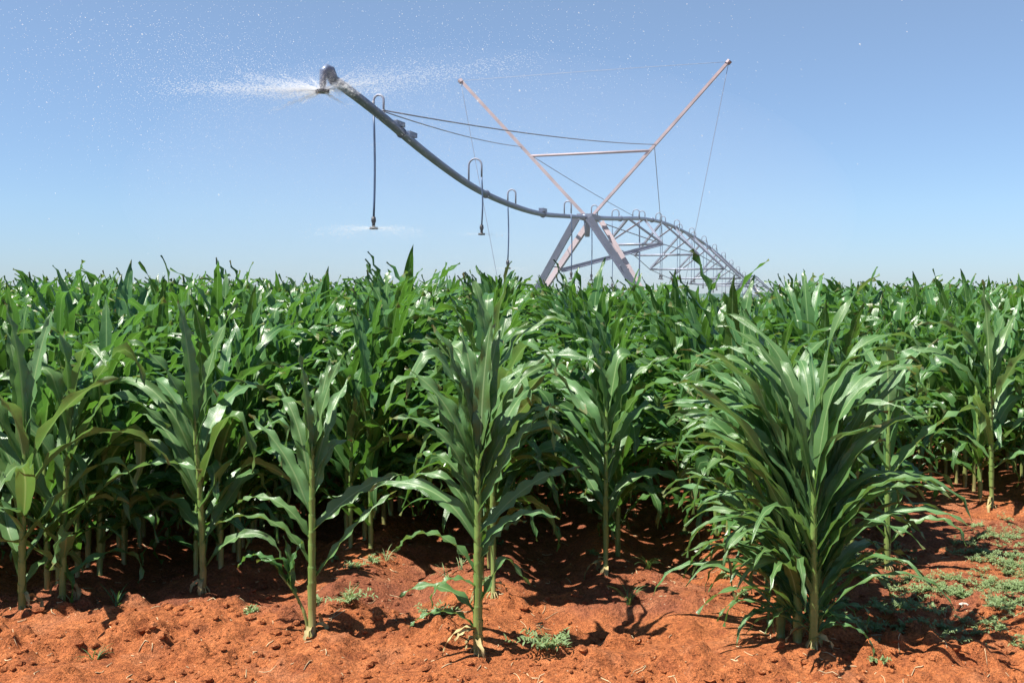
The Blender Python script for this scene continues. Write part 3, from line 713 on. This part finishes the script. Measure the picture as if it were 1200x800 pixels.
def tower(s0, gz, detail=True):
    zt = zp(s0); B = 2.45
    for sd in (-1, 1):
        for (ds, mat, wd) in ((-0.8, M_LEG, 0.20), (0.9, M_MAST, 0.17)):
            a = Acc(); angle_bar(a, pt(s0 + ds, 0.17 * sd, zt - 0.08), pt(s0 + ds * 0.12, B * sd, gz + 0.72), wd, 0.025, (W_[0] * sd, W_[1] * sd, 0)); part('tower_leg', a, mat, None, False)
        if detail:
            a = Acc(); f1 = 0.42
            p1 = pt(s0 - 0.8, .17 * sd, zt - .08) * (1 - f1) + pt(s0 - .1, B * sd, gz + .72) * f1; p2 = pt(s0 + 0.9, .17 * sd, zt - .08) * (1 - f1) + pt(s0 + .1, B * sd, gz + .72) * f1
            tube_pts(a, [p1, p2], 0.022, 6); part('leg_brace', a, M_LEG)
    a = Acc(); tube_pts(a, [pt(s0, -2.85, gz + 0.72), pt(s0, 2.85, gz + 0.72)], 0.075, 10); part('base_beam', a, M_STEEL)
    for sd in (-1, 1):
        c = pt(s0, 2.6 * sd, gz + 0.60)
        ang = np.linspace(0, 2 * np.pi, 33)
        a = Acc(); ring = np.array([c + 0.48 * (np.cos(q) * np.array([W_[0], W_[1], 0]) + np.sin(q) * up) for q in ang]); tube_pts(a, ring, 0.13, 10, False)
        wh = part('wheel', a, M_TYRE)
        a = Acc(); tube_pts(a, [c - np.array([*U_, 0]) * 0.06, c + np.array([*U_, 0]) * 0.06], 0.36, 20); part('rim', a, M_STEEL, wh)
    a = Acc(); tube_pts(a, [pt(s0, -0.05, zt - 0.03), pt(s0, -0.05, zt - 0.62)], [0.12, 0.075], 10); part('joint_sleeve', a, M_STEEL)
    a = Acc(); box(a, on(s0, 0.0), (0.5, 1.2, 0.16), math.atan2(U_[1], U_[0]) - math.pi / 2); part('tower_saddle', a, M_LEG, None, False)
tower(0, hz(*pt(0)[:2])); tower(57.0, hz(*pt(57)[:2]), False); tower(112, hz(*pt(112)[:2]), False)

# the two cross masts that carry the overhang cables
tips = {}; feet = {}
for sd in (-1, 1):
    feet[sd] = pt(0, 0.16 * sd, zp(0) + 0.08); tips[sd] = pt(0, 4.42 * sd, 8.72)
    a = Acc(); angle_bar(a, feet[sd], tips[sd], 0.105, 0.028, (0, 0, 1)); tube_pts(a, [tips[sd] - (tips[sd] - feet[sd]) * 0.01, tips[sd] + (tips[sd] - feet[sd]) * 0.008], 0.085, 8); part('mast', a, M_MAST, None, False)
def on_mast(sd, t): return feet[sd] * (1 - t) + tips[sd] * t
a = Acc(); tube_pts(a, [on_mast(-1, 0.43), on_mast(1, 0.43)], 0.042, 8); part('mast_crossbar', a, M_MAST)
def cable(p, q, r, n=14, sag=0.0):
    a = Acc(); t = np.linspace(0, 1, n); P = np.outer(1 - t, p) + np.outer(t, q); P[:, 2] -= sag * 4 * t * (1 - t); tube_pts(a, P, r, 6); part('cable', a, M_WIRE)
cable(on(-15.2, 0.12), on_mast(1, 0.47), 0.014, sag=0.12); cable(on(-15.3, 0.1, -0.05), on_mast(-1, 0.50), 0.012, sag=0.10)
cable(on_mast(-1, 0.46), on(7.2, 0.1), 0.011, sag=0.05)
for sd in (-1, 1): cable(tips[sd], pt(0, 2.85 * sd, 0.8), 0.008)
cable(tips[-1], tips[1], 0.006, sag=-0.02)

# bowstring trusses under the spans
def truss(stations, s0, s1):
    nodes = {-1: [], 1: []}
    for (s, drop, hw, off) in stations:
        for sd in (-1, 1):
            c = pt(s + off * 0, hw * sd, zp(s) - drop); nodes[sd].append(c)
            a = Acc(); angle_bar(a, on(s - 1.2), c, 0.085, 0.02, (0, 0, 1)); part('truss_brace', a, M_STEEL, None, False)
            a = Acc(); angle_bar(a, on(s + 2.2), c, 0.07, 0.02, (0, 0, 1)); part('truss_brace', a, M_MAST if sd < 0 else M_STEEL, None, False)
        a = Acc(); tube_pts(a, [nodes[-1][-1], nodes[1][-1]], 0.05, 8); part('truss_strut', a, M_STEEL)
    for sd in (-1, 1):
        P = [on(s0, -0.1)] + nodes[sd] + [on(s1, -0.1)]
        a = Acc(); tube_pts(a, P, 0.02, 6); part('truss_rod', a, M_STEEL)
    return nodes
nd = truss([(7.4, 1.02, 1.12, 0), (15.0, 1.45, 1.5, 0), (21.5, 1.9, 1.95, 0), (29, 2.05, 2.1, 0), (36.5, 1.9, 2.0, 0), (43.5, 1.5, 1.7, 0), (50.5, 1.0, 1.2, 0)], 1.0, 56.0)
truss([(64, 1.0, 1.1, 0), (71, 1.5, 1.6, 0), (78.5, 1.9, 1.9, 0), (87, 1.9, 1.9, 0), (96, 1.5, 1.6, 0), (104.5, 1.0, 1.1, 0)], 58.0, 111.0)
cable(on_mast(1, 0.46), nd[1][0], 0.011)
a = Acc(); angle_bar(a, pt(0.6, -1.05, 2.35), nd[1][0], 0.13, 0.03, (0, 0, 1)); part('drive_strut', a, M_LEG, None, False)

# drop hoses hanging from goosenecks
def drop(s, sd, zn, hose_r=0.022, arch=0.22, big=1.0):
    r = 0.13 * big; c0 = on(s, 0.05)
    th = np.linspace(0, math.pi, 12); wv = np.array([*W_, 0]) * sd
    base = c0 + up * (0.1 + arch * big)
    P = [c0] + [base + wv * (r - r * math.cos(q)) + up * r * math.sin(q) for q in th]
    end = base + wv * 2 * r; P.append(end - up * 0.25)
    a = Acc(); tube_pts(a, P, 0.02, 8); gn = part('gooseneck', a, M_STEEL)
    a = Acc(); t = np.linspace(0, 1, 8); q0 = end - up * 0.25; q1 = np.array([q0[0], q0[1], zn + 0.22])
    hp = np.outer(1 - t, q0) + np.outer(t, q1); hp[:, 0] += 0.02 * np.sin(t * 3.1); tube_pts(a, hp, hose_r, 8); h = part('drop_hose', a, M_HOSE)
    a = Acc(); tube_pts(a, [q1 + up * .02, q1 - up * .05, q1 - up * .1, q1 - up * .16], [0.035, 0.045, 0.028, 0.028], 8); tube_pts(a, [q1 - up * .16, q1 - up * .2], [0.075, 0.075], 12); part('nozzle', a, M_BLACK, h)
    return np.array([q1[0], q1[1], zn + 0.03])
noz = []
for i, (s, sd, zn, big) in enumerate([(-15.15, -1, 2.74, 0.75), (-10.9, 1, 2.86, 1.15), (-7.6, -1, 2.2, 0.8), (-3.0, 1, 2.0, 0.8), (1.2, -1, 2.0, 0.8)]):
    noz.append(drop(s, sd, zn, 0.02 if i == 0 else 0.017, 0.22, big))
for i, s in enumerate(np.arange(4.6, 56, 2.55)): drop(s, 1 if i % 2 else -1, zp(s) - 2.6, 0.014, 0.06)

# ------------------------------------------------------------------ water
def drops(name, P, D, size, label, stretch):
    n = len(P); D = D / np.linalg.norm(D, axis=1)[:, None]
    ref = np.tile([0.13, 0.2, 1.0], (n, 1)); a = np.cross(D, ref); a /= np.linalg.norm(a, axis=1)[:, None]; b = np.cross(D, a)
    V = np.stack([P + D * (size * stretch)[:, None], P - D * (size * stretch)[:, None], P + a * size[:, None], P - a * size[:, None], P + b * size[:, None], P - b * size[:, None]], 1).reshape(-1, 3)
    base = np.array([(0, 2, 4), (0, 4, 3), (0, 3, 5), (0, 5, 2), (1, 4, 2), (1, 3, 4), (1, 5, 3), (1, 2, 5)])
    F = (base[None] + (np.arange(n) * 6)[:, None, None]).reshape(-1, 3)
    me = bpy.data.meshes.new(name); me.from_pydata(V.tolist(), [], F.tolist()); me.polygons.foreach_set('use_smooth', np.ones(len(F), dtype=bool)); me.materials.append(M_WATER)
    o = link(name, me); o['kind'] = 'stuff'; o['label'] = label; o['category'] = 'water'; return o
def throw(n, origin, az, el, v0, tmax, rg, drag=0.9):
    """positions and velocities of drops thrown from origin"""
    t = tmax * rg.random(n) ** 0.85
    v = np.stack([np.cos(el) * np.cos(az), np.cos(el) * np.sin(az), np.sin(el)], 1) * v0[:, None]
    k = (1 - np.exp(-drag * t)) / drag
    P = origin + v * k[:, None]; P[:, 2] -= 0.5 * 9.81 * t ** 2 * 0.55
    Vv = v * np.exp(-drag * t)[:, None]; Vv[:, 2] -= 9.81 * t * 0.55
    P += rg.normal(0, 0.035, P.shape) * (0.12 + 2.4 * t[:, None])
    return P, Vv, t
rg = np.random.default_rng(41)
Ps, Ds, Ss, St = [], [], [], []
def burst(n, az0, az1, el0, el1, v0, v1, tm, s0, s1, st):
    az = np.radians(rg.uniform(az0, az1, n)); el = np.radians(rg.uniform(el0, el1, n))
    P, D, t = throw(n, G, az, el, rg.uniform(v0, v1, n), tm, rg)
    Ps.append(P); Ds.append(D); Ss.append(rg.uniform(s0, s1, n) * (0.7 + 0.5 * np.minimum(t, 1))); St.append(np.full(n, st) * np.exp(-t * 2) + 1.2)
for (a_, e_, n_, v_, tm_) in ((180, 4.5, 5200, 13, 0.25), (179, 8, 1300, 10, 0.20), (183, 13, 900, 9, 0.17), (178, 24, 700, 7, 0.13), (182, -6, 800, 7, 0.14), (177, -17, 1100, 7, 0.15), (184, -30, 300, 5, 0.10),
                              (0, 13, 3600, 13, 0.34), (3, 20, 900, 10, 0.2), (-4, 33, 600, 7, 0.13), (2, -28, 350, 5, 0.11), (200, 48, 250, 5, 0.08), (-20, 58, 200, 5, 0.08), (225, 6, 1200, 9, 0.2), (140, 6, 1200, 9, 0.2), (-40, 12, 1000, 9, 0.2), (45, 12, 1000, 9, 0.2)):
    burst(int(n_ * 0.6), a_ - 4, a_ + 4, e_ - 2.4, e_ + 2.4, 0.25 * v_, v_, tm_, 0.0018, 0.0042, 7)
burst(3000, 0, 360, -25, 60, 1.0, 5, 0.13, 0.002, 0.0045, 4)
burst(1200, 165, 190, 0, 16, 4, 13, 0.36, 0.002, 0.004, 3)
burst(17000, 0, 360, 5, 26, 3, 13, 0.9, 0.0014, 0.0042, 3); burst(2600, 0, 360, 8, 30, 4, 13, 0.9, 0.003, 0.0065, 2)        # falling drops all round
burst(420, 0, 360, 5, 45, 6, 16, 1.4, 0.005, 0.010, 1); burst(600, 225, 300, 10, 35, 10, 22, 1.5, 0.002, 0.004, 1)
drops('gun_spray', np.concatenate(Ps), np.concatenate(Ds), np.concatenate(Ss), 'white water spray bursting from the end gun and falling in drops', np.concatenate(St))
Ps, Ds, Ss, St = [], [], [], []
for i, q in enumerate(noz):
    n = 3000 if i == 0 else 500
    az = rg.uniform(0, 2 * np.pi, n); el = np.radians(rg.normal(7, 2.5, n))
    P, D, t = throw(n, q, az, el, rg.uniform(2, 5, n), 0.3 if i == 0 else 0.2, rg)
    Ps.append(P); Ds.append(D); Ss.append(rg.uniform(0.002, 0.0045, n)); St.append(np.full(n, 2.5))
drops('sprinkler_spray', np.concatenate(Ps), np.concatenate(Ds), np.concatenate(Ss), 'fine water fans thrown sideways by the hanging sprinklers', np.concatenate(St))

# fine drifting mist round the overhang: a closed soft volume
mm, nt, out = new_mat('spray_mist')
vp = node(nt, 'ShaderNodeVolumePrincipled'); vp.inputs['Color'].default_value = (0.93, 0.93, 0.97, 1); vp.inputs['Density'].default_value = 0.006; vp.inputs['Anisotropy'].default_value = 0.2
L(nt, vp.outputs[0], out.inputs['Volume'])
a = Acc(); n, m = 24, 40
V = [(7.5 * math.sin(math.pi * i / (n - 1)) * math.cos(2 * math.pi * j / m) if 0 < i < n - 1 else 0.001 * math.cos(2 * math.pi * j / m),
      12.0 * math.sin(math.pi * i / (n - 1)) * math.sin(2 * math.pi * j / m) if 0 < i < n - 1 else 0.001 * math.sin(2 * math.pi * j / m),
      3.2 * math.cos(math.pi * i / (n - 1))) for i in range(n) for j in range(m)]
a.add(V, [(i * m + j, (i + 1) * m + j, (i + 1) * m + (j + 1) % m, i * m + (j + 1) % m) for i in range(n - 1) for j in range(m)] + [tuple(range(m)), tuple((n - 1) * m + j for j in range(m))[::-1]])
o = link('spray_mist', a.mesh('spray_mist', mm)); o.location = (0.6, 24.5, 3.4); o.rotation_euler = (0, 0, -math.atan2(U_[0], U_[1]))
o['kind'] = 'stuff'; o['label'] = 'thin pale water mist drifting round the overhanging pipe'; o['category'] = 'mist'

# ------------------------------------------------------------------ light, sky, camera
SUN_EL, SUN_AZ = 61.0, 245.0        # azimuth clockwise from +Y: from the left, behind the camera
w = bpy.data.worlds.new('World'); scene.world = w; w.use_nodes = True
nt = w.node_tree; nt.nodes.clear()
out = nt.nodes.new('ShaderNodeOutputWorld'); bg = nt.nodes.new('ShaderNodeBackground'); sky = nt.nodes.new('ShaderNodeTexSky')
sky.sky_type = 'NISHITA'; sky.sun_disc = False; sky.sun_elevation = R(SUN_EL); sky.sun_rotation = R(SUN_AZ)
sky.air_density = 1.0; sky.dust_density = 0.3; sky.ozone_density = 2.0; sky.altitude = 1200
bg.inputs['Strength'].default_value = 0.10
tcw = nt.nodes.new('ShaderNodeTexCoord'); sw = nt.nodes.new('ShaderNodeSeparateXYZ'); nt.links.new(tcw.outputs['Generated'], sw.inputs[0])
rw = ramp(nt, [(0.0, (0.285, 0.35, 0.495)), (0.08, (0.42, 0.47, 0.55)), (0.28, (0.66, 0.63, 0.61)), (0.6, (0.55, 0.58, 0.62))], sw.outputs[2])
nt.links.new(mixc(nt, 1.0, sky.outputs[0], rw.outputs[0], 'MULTIPLY'), bg.inputs[0]); nt.links.new(bg.outputs[0], out.inputs[0])
sl = bpy.data.lights.new('sun', 'SUN'); sl.energy = 4.6; sl.angle = R(0.53); sl.color = (1.0, 0.95, 0.87)
so = bpy.data.objects.new('sun', sl); COL.objects.link(so); so.location = (-20, -5, 30)
azr = R(SUN_AZ); to_sun = Vector((math.sin(azr) * math.cos(R(SUN_EL)), math.cos(azr) * math.cos(R(SUN_EL)), math.sin(R(SUN_EL))))
so.rotation_euler = to_sun.to_track_quat('Z', 'Y').to_euler()
cam = bpy.data.cameras.new('camera'); cam.sensor_width = 36; cam.lens = 35; cam.clip_end = 5000; cam.clip_start = 0.05
cam.shift_y = -58 / 1200
co = bpy.data.objects.new('camera', cam); COL.objects.link(co); co.location = (0, 0, EYE); co.rotation_euler = (R(90), 0, 0)
scene.camera = co
scene.view_settings.view_transform = 'Standard'; scene.view_settings.look = 'None'; scene.view_settings.exposure = 1.35; scene.view_settings.gamma = 1
scene.cycles.max_bounces = 6; scene.cycles.transparent_max_bounces = 16
